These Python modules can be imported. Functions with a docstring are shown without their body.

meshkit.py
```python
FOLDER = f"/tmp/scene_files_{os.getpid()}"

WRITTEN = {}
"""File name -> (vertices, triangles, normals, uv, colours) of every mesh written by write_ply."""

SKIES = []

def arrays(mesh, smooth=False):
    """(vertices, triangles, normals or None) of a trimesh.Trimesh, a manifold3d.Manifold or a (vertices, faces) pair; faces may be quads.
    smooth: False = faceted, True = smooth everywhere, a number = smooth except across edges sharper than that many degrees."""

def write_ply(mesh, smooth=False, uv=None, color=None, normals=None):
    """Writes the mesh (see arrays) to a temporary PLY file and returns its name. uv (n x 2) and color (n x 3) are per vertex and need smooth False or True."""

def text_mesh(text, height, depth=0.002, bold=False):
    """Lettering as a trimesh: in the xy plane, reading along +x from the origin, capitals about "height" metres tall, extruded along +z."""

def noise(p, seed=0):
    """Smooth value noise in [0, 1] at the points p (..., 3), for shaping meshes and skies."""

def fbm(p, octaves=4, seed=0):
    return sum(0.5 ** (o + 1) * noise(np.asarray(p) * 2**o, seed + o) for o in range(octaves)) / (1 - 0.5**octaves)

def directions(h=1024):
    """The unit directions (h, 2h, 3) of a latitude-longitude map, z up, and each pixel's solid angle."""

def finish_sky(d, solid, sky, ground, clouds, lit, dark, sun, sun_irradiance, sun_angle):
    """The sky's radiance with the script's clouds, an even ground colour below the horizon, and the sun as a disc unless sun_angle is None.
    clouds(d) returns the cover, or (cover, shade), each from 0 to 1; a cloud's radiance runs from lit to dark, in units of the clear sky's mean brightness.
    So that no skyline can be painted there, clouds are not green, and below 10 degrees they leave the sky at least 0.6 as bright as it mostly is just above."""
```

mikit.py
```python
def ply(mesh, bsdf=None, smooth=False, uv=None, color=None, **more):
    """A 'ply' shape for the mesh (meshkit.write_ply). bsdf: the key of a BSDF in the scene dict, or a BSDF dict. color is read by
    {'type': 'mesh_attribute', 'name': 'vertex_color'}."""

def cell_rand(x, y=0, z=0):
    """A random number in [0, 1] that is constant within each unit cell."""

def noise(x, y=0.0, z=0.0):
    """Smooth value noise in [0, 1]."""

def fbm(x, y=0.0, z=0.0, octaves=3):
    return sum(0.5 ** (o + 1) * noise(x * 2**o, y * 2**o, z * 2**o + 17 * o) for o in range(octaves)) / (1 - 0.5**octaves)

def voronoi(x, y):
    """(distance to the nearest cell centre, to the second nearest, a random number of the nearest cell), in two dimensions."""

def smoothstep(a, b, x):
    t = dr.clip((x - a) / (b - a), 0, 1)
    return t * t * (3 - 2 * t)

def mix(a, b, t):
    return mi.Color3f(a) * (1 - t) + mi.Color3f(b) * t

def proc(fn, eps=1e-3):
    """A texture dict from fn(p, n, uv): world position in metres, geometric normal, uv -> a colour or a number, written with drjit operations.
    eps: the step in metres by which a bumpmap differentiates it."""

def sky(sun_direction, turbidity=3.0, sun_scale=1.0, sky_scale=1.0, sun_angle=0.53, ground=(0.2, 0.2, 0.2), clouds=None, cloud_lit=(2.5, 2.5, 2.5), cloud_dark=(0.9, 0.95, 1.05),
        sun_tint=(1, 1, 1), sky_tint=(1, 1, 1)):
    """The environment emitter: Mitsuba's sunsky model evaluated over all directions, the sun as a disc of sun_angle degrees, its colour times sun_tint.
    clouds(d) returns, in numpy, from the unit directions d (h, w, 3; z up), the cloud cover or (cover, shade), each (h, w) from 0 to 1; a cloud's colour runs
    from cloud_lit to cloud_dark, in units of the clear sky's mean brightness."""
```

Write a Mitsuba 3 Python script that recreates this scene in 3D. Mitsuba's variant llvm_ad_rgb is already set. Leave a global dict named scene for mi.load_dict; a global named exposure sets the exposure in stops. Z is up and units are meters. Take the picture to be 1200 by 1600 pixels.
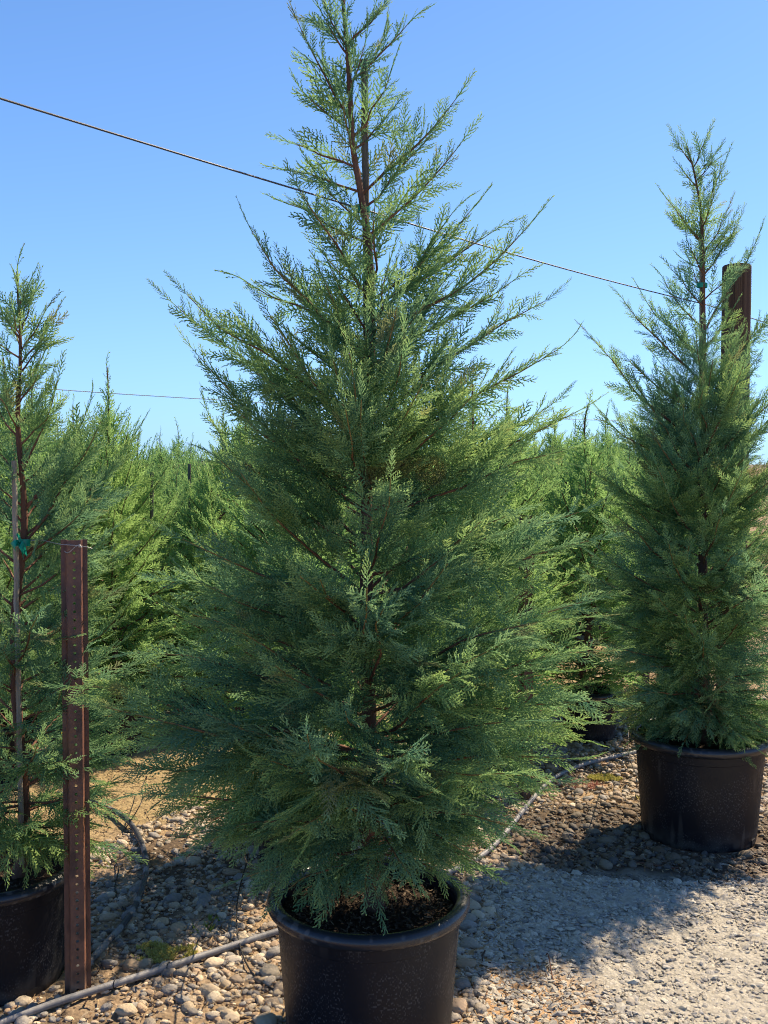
import math
import numpy as np, trimesh, mitsuba as mi, drjit as dr
import mikit, meshkit
from shapely.geometry import Polygon, Point

T = mi.ScalarTransform4f
scene, labels = {}, {}
rng = np.random.default_rng(7)

# ------------------------------------------------------------------ camera, sky, exposure
CAM_Z, PITCH, FPX = 1.64, math.radians(2.6), 1600.0          # eye height, tilt down, focal length in 1200 px units
FW = np.array([0, math.cos(PITCH), -math.sin(PITCH)])
UPV = np.array([0, math.sin(PITCH), math.cos(PITCH)])
EYE = np.array([0, 0, CAM_Z])
scene['camera'] = {'type': 'perspective', 'fov': math.degrees(2 * math.atan(600 / FPX)), 'fov_axis': 'x', 'near_clip': 0.05, 'far_clip': 3000.0,
                   'to_world': T().look_at(origin=EYE.tolist(), target=(EYE + FW).tolist(), up=[0, 0, 1])}
SUN_AZ, SUN_EL = math.radians(46), math.radians(49)
SUN = [math.sin(SUN_AZ) * math.cos(SUN_EL), math.cos(SUN_AZ) * math.cos(SUN_EL), math.sin(SUN_EL)]
scene['sky_light'] = mikit.sky(SUN, turbidity=2.4, sun_tint=(1.06, 1.03, 0.98), ground=(0.25, 0.22, 0.17), sky_scale=0.92, sky_tint=(0.62, 0.80, 1.04))
exposure = 2.6


def at(px, py, Y):
    """The point at distance Y (along the ground, straight ahead) that I measured at a pixel of the photograph."""
    r = FW + np.array([(px - 600) / FPX, 0, 0]) + UPV * (800 - py) / FPX
    return EYE + r * (Y / r[1])


def on_ground(px, py, z=0.0):
    r = FW + np.array([(px - 600) / FPX, 0, 0]) + UPV * (800 - py) / FPX
    p = EYE + r * ((z - CAM_Z) / r[2])
    return np.array([p[0], p[1], ground_h(p[0], p[1])])


def ground_h(x, y):
    p = np.stack([np.asarray(x, float) * 1.3, np.asarray(y, float) * 1.3, np.zeros_like(np.asarray(x, float))], -1)
    return (meshkit.fbm(p, 2, 3) - 0.5) * 0.03


# ------------------------------------------------------------------ materials
N, MIX, SS = mikit.noise, mikit.mix, mikit.smoothstep


def road_mask(x, y):                                  # 1 on the gravel track, 0 among the pots (drjit or numpy coordinates)
    edge_y = 4.18 - 0.13 * (x - 0.42)
    edge_x = 0.33 + 0.02 * (y - 3.0)
    return edge_y - y, x - edge_x


def ground_colour(p, n, uv):
    wob = (N(p.x * 3, p.y * 3, 5.0) - 0.5) * 0.22 + (N(p.x * 14, p.y * 14, 2.0) - 0.5) * 0.08
    a, b = road_mask(p.x, p.y)
    road = SS(-0.06, 0.10, dr.minimum(a, b) + wob)
    fine = N(p.x * 90, p.y * 90, 1.0) * 0.6 + N(p.x * 230, p.y * 230, 3.0) * 0.4
    dirt = MIX([0.15, 0.105, 0.065], [0.29, 0.22, 0.145], fine)
    dirt = MIX(dirt, [0.055, 0.040, 0.028], 0.8 * SS(0.50, 0.70, N(p.x * 3.5, p.y * 3.5, 12.0)))        # damp earth
    straw = SS(0.55, 0.75, N(p.x * 6, p.y * 6, 8.0))
    dirt = MIX(dirt, [0.33, 0.23, 0.12], 0.45 * straw)
    grit = MIX([0.225, 0.210, 0.172], [0.385, 0.362, 0.300], fine)
    c = MIX(dirt, grit, road)
    # rusty wet-mulch stain beside the nearest pot
    rust = SS(0.40, 0.12, dr.sqrt(dr.square(p.x - 0.36) + dr.square((p.y - 3.0) * 0.7)) + wob * 0.5)
    c = MIX(c, MIX([0.26, 0.14, 0.06], [0.42, 0.27, 0.13], fine), 0.85 * rust)
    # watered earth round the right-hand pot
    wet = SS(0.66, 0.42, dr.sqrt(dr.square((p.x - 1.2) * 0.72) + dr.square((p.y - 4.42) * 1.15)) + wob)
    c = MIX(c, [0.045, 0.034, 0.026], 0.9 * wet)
    # bare sandy aisle behind the first two rows
    q = -0.76 * p.x + 0.65 * (p.y - 2.87)
    sand = SS(1.85, 2.05, q + wob) * SS(3.05, 2.8, q + wob)
    c = MIX(c, MIX([0.20, 0.15, 0.075], [0.30, 0.23, 0.12], fine), sand)
    far = SS(9.0, 40.0, p.y)
    return MIX(c, [0.26, 0.18, 0.10], far)


def ground_bump(p, n, uv):
    return N(p.x * 80, p.y * 80, 4.0) * 0.5 + N(p.x * 200, p.y * 200, 6.0) * 0.3 + N(p.x * 26, p.y * 26, 9.0) * 0.6


def two(b):
    return {'type': 'twosided', 'bsdf': b}


scene['ground_mat'] = two({'type': 'bumpmap', 'arbitrary': mikit.proc(ground_bump, 0.002), 'scale': 0.006,
                           'bsdf': {'type': 'principled', 'base_color': mikit.proc(ground_colour), 'roughness': 0.92, 'specular': 0.25}})


def foliage_colour(p, n, uv):
    u, v = uv.x, uv.y
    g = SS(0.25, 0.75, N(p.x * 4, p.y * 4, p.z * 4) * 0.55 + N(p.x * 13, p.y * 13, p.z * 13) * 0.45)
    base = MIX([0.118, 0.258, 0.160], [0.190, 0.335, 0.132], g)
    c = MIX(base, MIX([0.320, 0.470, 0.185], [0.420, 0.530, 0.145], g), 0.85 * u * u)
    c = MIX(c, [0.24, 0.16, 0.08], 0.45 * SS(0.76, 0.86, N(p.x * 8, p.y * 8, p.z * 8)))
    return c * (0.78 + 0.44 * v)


def far_foliage_colour(p, n, uv):
    u, v = uv.x, uv.y
    g = N(p.x * 0.9, p.y * 0.9, p.z * 1.5)
    base = MIX([0.185, 0.365, 0.145], [0.265, 0.435, 0.135], g)
    c = MIX(base, [0.400, 0.550, 0.180], 0.75 * u * u)
    return c * (0.78 + 0.44 * v)


def thin(fn):
    return {'type': 'principledthin', 'base_color': mikit.proc(fn), 'roughness': 0.42, 'eta': 1.45, 'diff_trans': 1.0, 'spec_trans': 0.0}


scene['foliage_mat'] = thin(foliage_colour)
scene['far_foliage_mat'] = thin(far_foliage_colour)


def bark_colour(p, n, uv):
    s = N(p.x * 60, p.y * 60, p.z * 9)
    return MIX([0.060, 0.030, 0.022], [0.19, 0.095, 0.060], s)


scene['bark_mat'] = two({'type': 'principled', 'base_color': mikit.proc(bark_colour), 'roughness': 0.85, 'specular': 0.3})
def branch_colour(p, n, uv):
    return MIX(MIX([0.085, 0.040, 0.028], [0.22, 0.10, 0.055], N(p.x * 50, p.y * 50, p.z * 50)), [0.21, 0.15, 0.05], SS(0.45, 0.95, uv.x))
scene['branch_mat'] = two({'type': 'principled', 'base_color': mikit.proc(branch_colour), 'roughness': 0.7, 'specular': 0.3})


def pot_colour(p, n, uv):
    speck = SS(0.55, 0.95, N(p.x * 300, p.y * 300, p.z * 170)) * SS(0.30, 0.65, N(p.x * 14, p.y * 14, p.z * 8))
    film = SS(0.35, 0.8, N(p.x * 7, p.y * 7, p.z * 3)) * 0.5
    c = MIX([0.0035, 0.0050, 0.0095], [0.010, 0.0115, 0.017], film)
    streak = SS(0.60, 0.82, N(p.x * 38, p.y * 38, p.z * 2.2)) * SS(0.35, 0.7, N(p.x * 6, p.y * 6, p.z * 5 + 3.0))
    foot = SS(0.11, 0.0, p.z) * SS(0.3, 0.7, N(p.x * 30, p.y * 30, p.z * 30))                 # splashed dust
    c = MIX(c, [0.085, 0.080, 0.072], 0.35 * streak + 0.45 * foot)
    return MIX(c, [0.13, 0.13, 0.13], 0.35 * speck)


def pot_rough(p, n, uv):
    return 0.36 + 0.25 * N(p.x * 9, p.y * 9, p.z * 5)


def rim_colour(p, n, uv):
    scuff = SS(0.60, 0.85, N(p.x * 60, p.y * 60, p.z * 60)) * SS(0.4, 0.7, N(p.x * 10, p.y * 10, 1.0))
    return MIX([0.010, 0.013, 0.020], [0.11, 0.11, 0.11], 0.45 * scuff)


scene['pot_mat'] = two({'type': 'principled', 'base_color': mikit.proc(pot_colour), 'roughness': mikit.proc(pot_rough), 'specular': 0.24})
scene['rim_mat'] = two({'type': 'principled', 'base_color': mikit.proc(rim_colour), 'roughness': 0.32, 'specular': 0.5})
scene['soil_mat'] = two({'type': 'principled', 'base_color': mikit.proc(lambda p, n, uv: MIX([0.010, 0.007, 0.005], [0.040, 0.027, 0.019], N(p.x * 120, p.y * 120, p.z * 60))), 'roughness': 0.95, 'specular': 0.15})
scene['chip_mat'] = two({'type': 'principled', 'base_color': {'type': 'mesh_attribute', 'name': 'vertex_color'}, 'roughness': 0.85, 'specular': 0.2})


def stone_mix():
    return {'type': 'principled', 'base_color': {'type': 'mesh_attribute', 'name': 'vertex_color'}, 'roughness': 0.75, 'specular': 0.3}


scene['stone_mat'] = two({'type': 'bumpmap', 'arbitrary': mikit.proc(lambda p, n, uv: N(p.x * 110, p.y * 110, p.z * 110) * 0.6 + N(p.x * 310, p.y * 310, p.z * 310) * 0.3, 0.001), 'scale': 0.003, 'bsdf': stone_mix()})


def rust_colour(p, n, uv):
    s = N(p.x * 90, p.y * 90, p.z * 30)
    low = SS(1.1, 0.0, p.z)
    c = MIX([0.070, 0.030, 0.030], [0.150, 0.066, 0.050], s)
    c = MIX(c, [0.20, 0.105, 0.055], 0.35 * low)
    c = MIX(c, [0.20, 0.085, 0.040], 0.55 * SS(0.52, 0.72, N(p.x * 22, p.y * 22, p.z * 9) * 0.6 + N(p.x * 130, p.y * 130, p.z * 90) * 0.4))
    c = MIX(c, [0.20, 0.155, 0.105], 0.6 * SS(0.14, 0.02, p.z + 0.08 * s))                   # earth on the foot
    return MIX(c, [0.030, 0.016, 0.016], 0.6 * SS(0.6, 0.8, N(p.x * 40, p.y * 40, p.z * 14)))


scene['rust_mat'] = two({'type': 'principled', 'base_color': mikit.proc(rust_colour), 'roughness': 0.52, 'specular': 0.5})


def pole_colour(p, n, uv):
    a = mi.Float(dr.atan2(p.y - 4.88, p.x - 1.68))
    g = N(a * 14, p.z * 1.6, 3.0) * 0.6 + N(a * 40, p.z * 5, 8.0) * 0.4
    return MIX([0.026, 0.015, 0.011], [0.125, 0.074, 0.050], g)


scene['pole_mat'] = two({'type': 'principled', 'base_color': mikit.proc(pole_colour), 'roughness': 0.85, 'specular': 0.2})
scene['stake_mat'] = two({'type': 'principled', 'base_color': mikit.proc(lambda p, n, uv: MIX([0.20, 0.165, 0.125], [0.36, 0.31, 0.25], N(p.x * 150, p.y * 150, p.z * 9))), 'roughness': 0.85, 'specular': 0.2})
scene['dark_stake_mat'] = two({'type': 'principled', 'base_color': mikit.proc(lambda p, n, uv: MIX([0.075, 0.066, 0.055], [0.16, 0.145, 0.12], N(p.x * 150, p.y * 150, p.z * 9))), 'roughness': 0.85, 'specular': 0.2})
scene['wire_mat'] = two({'type': 'principled', 'base_color': {'type': 'rgb', 'value': [0.05, 0.055, 0.065]}, 'roughness': 0.5, 'specular': 0.4})
scene['bright_wire_mat'] = two({'type': 'principled', 'base_color': {'type': 'rgb', 'value': [0.36, 0.35, 0.34]}, 'roughness': 0.4, 'metallic': 0.6})
scene['pipe_mat'] = two({'type': 'principled', 'base_color': mikit.proc(lambda p, n, uv: MIX([0.10, 0.105, 0.115], [0.25, 0.25, 0.255], N(p.x * 18, p.y * 18, p.z * 30) * 0.6 + N(p.x * 120, p.y * 120, 1.0) * 0.4)), 'roughness': 0.55, 'specular': 0.4})
scene['hose_mat'] = two({'type': 'principled', 'base_color': mikit.proc(lambda p, n, uv: MIX([0.030, 0.034, 0.042], [0.16, 0.165, 0.17], SS(0.45, 0.8, N(p.x * 22, p.y * 22, 2.0)))), 'roughness': 0.5, 'specular': 0.45})
scene['black_mat'] = two({'type': 'principled', 'base_color': {'type': 'rgb', 'value': [0.014, 0.014, 0.015]}, 'roughness': 0.5, 'specular': 0.4})
scene['tie_mat'] = two({'type': 'principled', 'base_color': {'type': 'rgb', 'value': [0.0, 0.23, 0.15]}, 'roughness': 0.4, 'specular': 0.5})
scene['sunlit_yellow_mat'] = two({'type': 'principled', 'base_color': mikit.proc(lambda p, n, uv: MIX([0.55, 0.47, 0.03], [0.68, 0.62, 0.10], N(p.x * 30, p.y * 30, p.z * 30))), 'roughness': 0.45, 'specular': 0.4})  # sunlight on the tan ground put into the colour
scene['weed_mat'] = {'type': 'principledthin', 'base_color': mikit.proc(lambda p, n, uv: MIX([0.10, 0.18, 0.03], [0.22, 0.27, 0.06], uv.y)), 'roughness': 0.6, 'diff_trans': 0.7}
scene['moss_mat'] = {'type': 'principledthin', 'base_color': mikit.proc(lambda p, n, uv: MIX([0.38, 0.37, 0.10], [0.52, 0.48, 0.16], uv.y)), 'roughness': 0.8, 'diff_trans': 0.5}
scene['pink_mat'] = {'type': 'principledthin', 'base_color': mikit.proc(lambda p, n, uv: MIX([0.32, 0.14, 0.11], [0.45, 0.24, 0.19], uv.y)), 'roughness': 0.8, 'diff_trans': 0.5}
scene['hill_mat'] = two({'type': 'principled', 'base_color': mikit.proc(lambda p, n, uv: MIX([0.20, 0.16, 0.11], [0.13, 0.14, 0.09], N(p.x * 0.03, p.y * 0.03, 1.0))), 'roughness': 1.0, 'specular': 0.1})
scene['mound_mat'] = two({'type': 'principled', 'base_color': mikit.proc(lambda p, n, uv: MIX([0.34, 0.17, 0.10], [0.46, 0.27, 0.18], N(p.x * 4, p.y * 4, p.z * 4))), 'roughness': 1.0, 'specular': 0.1})


# ------------------------------------------------------------------ helpers
def unit(v):
    v = np.asarray(v, float)
    return v / (np.linalg.norm(v, axis=-1, keepdims=True) + 1e-12)


def tag(key, label=None, cat=None, group=None, kind=None):
    d = labels.setdefault(key, {})
    for a, b in (('label', label), ('category', cat), ('group', group), ('kind', kind)):
        if b:
            d[a] = b


def num(base, i):
    return base if i == 0 else f'{base}_{i:03d}'


def tube(pts, r, sides=6, caps=True, uvs=False):
    p = np.asarray(pts, float)
    r = np.broadcast_to(np.asarray(r, float), (len(p),))
    t = unit(np.gradient(p, axis=0))
    ref = np.array([0, 0, 1.0]) if abs(t[0][2]) < 0.9 else np.array([1.0, 0, 0])
    a = unit(np.cross(t[0], ref))
    A = []
    for k in range(len(p)):
        a = unit(a - t[k] * np.dot(a, t[k]))
        A.append(a)
    A = np.array(A)
    B = np.cross(t, A)
    ang = np.arange(sides) * 2 * np.pi / sides
    v = p[:, None] + r[:, None, None] * (np.cos(ang)[None, :, None] * A[:, None] + np.sin(ang)[None, :, None] * B[:, None])
    i, j = np.meshgrid(np.arange(len(p) - 1), np.arange(sides), indexing='ij')
    q = np.stack([i * sides + j, i * sides + (j + 1) % sides, (i + 1) * sides + (j + 1) % sides, (i + 1) * sides + j], -1).reshape(-1, 4)
    f = np.vstack([q[:, [0, 1, 2]], q[:, [0, 2, 3]]])
    v = v.reshape(-1, 3)
    if caps:
        n = len(v)
        v = np.vstack([v, p[0], p[-1]])
        k = np.arange(sides)
        f = np.vstack([f, np.stack([np.full(sides, n), (k + 1) % sides, k], 1), np.stack([np.full(sides, n + 1), (len(p) - 1) * sides + k, (len(p) - 1) * sides + (k + 1) % sides], 1)])
    return v, f


def join(parts):
    vs, fs, n = [], [], 0
    for v, f in parts:
        vs.append(v)
        fs.append(np.asarray(f) + n)
        n += len(v)
    return np.vstack(vs), np.vstack(fs)


def spline(pts, n=60):
    from scipy.interpolate import CubicSpline
    p = np.asarray(pts, float)
    s = np.concatenate([[0], np.cumsum(np.linalg.norm(np.diff(p, axis=0), axis=1))])
    return CubicSpline(s, p)(np.linspace(0, s[-1], n))


def lathe(profile, sides=64):
    pr = np.asarray(profile, float)
    ang = np.arange(sides) * 2 * np.pi / sides
    v = np.stack([pr[:, None, 0] * np.cos(ang), pr[:, None, 0] * np.sin(ang), np.broadcast_to(pr[:, None, 1], (len(pr), sides))], -1).reshape(-1, 3)
    i, j = np.meshgrid(np.arange(len(pr) - 1), np.arange(sides), indexing='ij')
    q = np.stack([i * sides + j, i * sides + (j + 1) % sides, (i + 1) * sides + (j + 1) % sides, (i + 1) * sides + j], -1).reshape(-1, 4)
    return v, np.vstack([q[:, [0, 1, 2]], q[:, [0, 2, 3]]])


# ------------------------------------------------------------------ the setting
def axis_coords(lo, hi, step, far_lo, far_hi, n=42):
    a = np.arange(lo, hi, step)
    g = np.geomspace(step * 1.5, 1, n)
    return np.concatenate([lo - (np.geomspace(step, lo - far_lo, n))[::-1], a, hi + np.geomspace(step * 0.5, far_hi - hi, n)])


gx = axis_coords(-2.0, 2.7, 0.016, -900, 900)
gy = axis_coords(2.2, 6.0, 0.016, -60, 1500)
X, Y = np.meshgrid(gx, gy)
P = np.stack([X, Y, 0 * X], -1)
near = np.clip(1 - np.maximum(np.abs(X - 0.3) - 2.2, 0) / 3, 0, 1) * np.clip(1 - np.maximum(Y - 6.0, 0) / 3, 0, 1)
Z = ground_h(X, Y) * np.clip(1 - np.hypot(X, Y) / 60, 0, 1) + near * ((meshkit.fbm(P * 22, 3, 5) - 0.5) * 0.014 + (meshkit.noise(P * 75, 9) - 0.5) * 0.004)
nx, ny = len(gx), len(gy)
i, j = np.meshgrid(np.arange(ny - 1), np.arange(nx - 1), indexing='ij')
q = np.stack([i * nx + j, i * nx + j + 1, (i + 1) * nx + j + 1, (i + 1) * nx + j], -1).reshape(-1, 4)
scene['ground'] = mikit.ply((np.stack([X, Y, Z], -1).reshape(-1, 3), np.vstack([q[:, [0, 1, 2]], q[:, [0, 2, 3]]])), 'ground_mat', smooth=True)
tag('ground', 'dry earth and gravel ground strewn with river pebbles', kind='structure')

# low dry hills on the horizon
th = np.linspace(math.radians(20), math.radians(160), 240)
rows_ = []
for k, (rr, hh) in enumerate(((420, -1), (520, 1.0), (640, 0.75), (760, -2))):
    h = 1.0 + 4.0 * meshkit.fbm(np.stack([th * 9, 0 * th, 0 * th], -1), 4, 11)
    rows_.append(np.stack([np.cos(th) * rr, np.sin(th) * rr, h * hh if hh > 0 else np.full_like(th, hh)], -1))
R = np.array(rows_)
i, j = np.meshgrid(np.arange(3), np.arange(len(th) - 1), indexing='ij')
n_ = len(th)
q = np.stack([i * n_ + j, i * n_ + j + 1, (i + 1) * n_ + j + 1, (i + 1) * n_ + j], -1).reshape(-1, 4)
scene['hills'] = mikit.ply((R.reshape(-1, 3), np.vstack([q[:, [0, 2, 1]], q[:, [0, 3, 2]]])), 'hill_mat', smooth=True)
tag('hills', 'low dry hills far off on the horizon', kind='structure')
# reddish earth mound beyond the rows
mv, mf = meshkit.arrays(trimesh.creation.icosphere(3, 1.0))[:2]
mv = mv * (1 + 0.25 * (meshkit.fbm(mv * 2 + 5, 3, 2) - 0.5)[:, None])
scene['earth_mound'] = mikit.ply((mv * [1.6, 1.6, 1.5] + [5.5, 40, -0.05], mf), 'mound_mat', smooth=True)
tag('earth_mound', 'reddish mound of bare earth far behind the nursery rows', kind='structure')


# ------------------------------------------------------------------ cypress foliage
class Leaves:
    """Collects thin four-cornered twig tips and stems as one mesh, uv = (tipness, random)."""

    def __init__(self):
        self.v, self.f, self.uv, self.n = [], [], [], 0

    def diamonds(self, base, d, length, width, nrm, u, rnd):
        s = unit(np.cross(d, nrm)) * (width / 2)[:, None]
        m = base + d * (length * 0.42)[:, None]
        tip = base + d * length[:, None]
        k = len(base)
        self.v.append(np.stack([base, m - s, tip, m + s], 1).reshape(-1, 3))
        a = self.n + np.arange(k) * 4
        self.f.append(np.concatenate([np.stack([a, a + 1, a + 3], 1), np.stack([a + 1, a + 2, a + 3], 1)]))
        self.uv.append(np.stack([np.repeat(u, 4), np.repeat(rnd, 4)], 1))
        self.n += 4 * k

    def strip(self, pts, w, nrm, u, r):
        t = unit(np.gradient(pts, axis=0))
        s = unit(np.cross(t, nrm)) * (np.asarray(w) / 2)[:, None]
        k = len(pts)
        self.v.append(np.stack([pts - s, pts + s], 1).reshape(-1, 3))
        a = self.n + np.arange(k - 1) * 2
        self.f.append(np.concatenate([np.stack([a, a + 1, a + 3], 1), np.stack([a, a + 3, a + 2], 1)]))
        self.uv.append(np.stack([np.full(2 * k, u), np.full(2 * k, r)], 1))
        self.n += 2 * k

    def arrays(self):
        return np.vstack(self.v), np.vstack(self.f), np.vstack(self.uv)


def plume(L, lod, seed):
    """One flat feathery spray along +x, its flat side facing +z."""
    r = np.random.default_rng(seed)
    out = Leaves()
    sB, sC, wC, lC = ((0.0070, 0.0058, 0.0036, 1.0), (0.0095, 0.0100, 0.0056, 1.6), (0.0150, 0.020, 0.0112, 2.4))[lod]
    curl, droop = r.normal(0, 0.15), r.uniform(-0.10, 0.28)

    def axis(t):
        return np.stack([t * L, curl * L * t * t, -droop * L * t * t], -1)

    n = max(4, int(L / sB))
    t = (np.arange(n) + 0.5 + r.uniform(-0.25, 0.25, n)) / n
    side = np.where(np.arange(n) % 2 == 0, 1.0, -1.0)
    base = axis(t)
    Tn = unit(axis(t + 0.01) - axis(t - 0.01))
    ang = np.radians(41 - 14 * t + r.normal(0, 5, n))
    lat = unit(np.cross([0, 0, 1.0], Tn)) * side[:, None]
    d = unit(Tn * np.cos(ang)[:, None] + lat * np.sin(ang)[:, None] + np.array([0, 0, 1.0]) * r.normal(-0.03, 0.10, n)[:, None])
    lb = L * 0.33 * np.minimum(1, (t / 0.12) ** 0.5) * (1 - t) ** 0.8 * r.uniform(0.72, 1.2, n) + 0.009
    nz = np.array([0, 0, 1.0])
    tt = np.linspace(0, 1, 5)
    for turn in (nz, np.array([0, 1.0, 0.3])):
        out.strip(axis(tt), np.linspace(0.0034, 0.0012, 5) * (1 + lod * 0.4), turn, 0.1, 0.5)
    if lod < 2:
        for k in range(n):                               # twig stems
            p2 = base[k] + d[k] * lb[k] * np.array([[0], [1.0]])
            out.strip(p2, np.array([0.0036, 0.0018]) * (1 + 0.5 * lod), unit(nz + r.normal(0, 0.35, 3)), 0.35 + 0.4 * t[k], r.uniform())
    cb, cd, cl, cu = [], [], [], []
    for k in range(n):
        m = max(2, int(lb[k] / sC))
        s = (np.arange(m) + 0.6) / m
        sd = np.where(np.arange(m) % 2 == 0, 1.0, -1.0)
        lt = unit(np.cross(nz, d[k]))
        a = np.radians(28 + r.normal(0, 6, m)) * np.where(s > 0.94, 0.1, 1)
        cb.append(base[k] + d[k] * (lb[k] * s)[:, None])
        cd.append(unit(d[k] * np.cos(a)[:, None] + lt * (np.sin(a) * sd)[:, None] + nz * r.normal(0, 0.15, m)[:, None]))
        cl.append(np.clip(0.36 * lb[k] * (1 - 0.75 * s), 0.0075, 0.018) * lC * r.uniform(0.75, 1.25, m))
        cu.append(np.clip(0.25 * t[k] + 0.75 * s, 0, 1))
    cb, cd, cl, cu = (np.concatenate(x) for x in (cb, cd, cl, cu))
    m = len(cb)
    out.diamonds(cb, cd, cl, np.full(m, wC) * r.uniform(0.8, 1.2, m), unit(nz + r.normal(0, 0.42, (m, 3))), cu, r.uniform(0, 1, m))
    return out.arrays()


SIZES = (0.07, 0.115, 0.17, 0.24, 0.32)
PL = {}
for lod in range(3):
    for si, L in enumerate(SIZES):
        for var in range((3, 2, 2)[lod]):
            PL[lod, si, var] = plume(L, lod, 100 * lod + 10 * si + var)
for (lod, si, var), (v, f, uv) in PL.items():
    if lod == 0:
        scene[f'plume_{si}_{var}'] = {'type': 'shapegroup', 'foliage': mikit.ply((v, f), 'foliage_mat', uv=uv)}


def bezier(p0, p1, p2, n):
    t = np.linspace(0, 1, n)[:, None]
    return (1 - t) ** 2 * p0 + 2 * t * (1 - t) * p1 + t * t * p2


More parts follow.
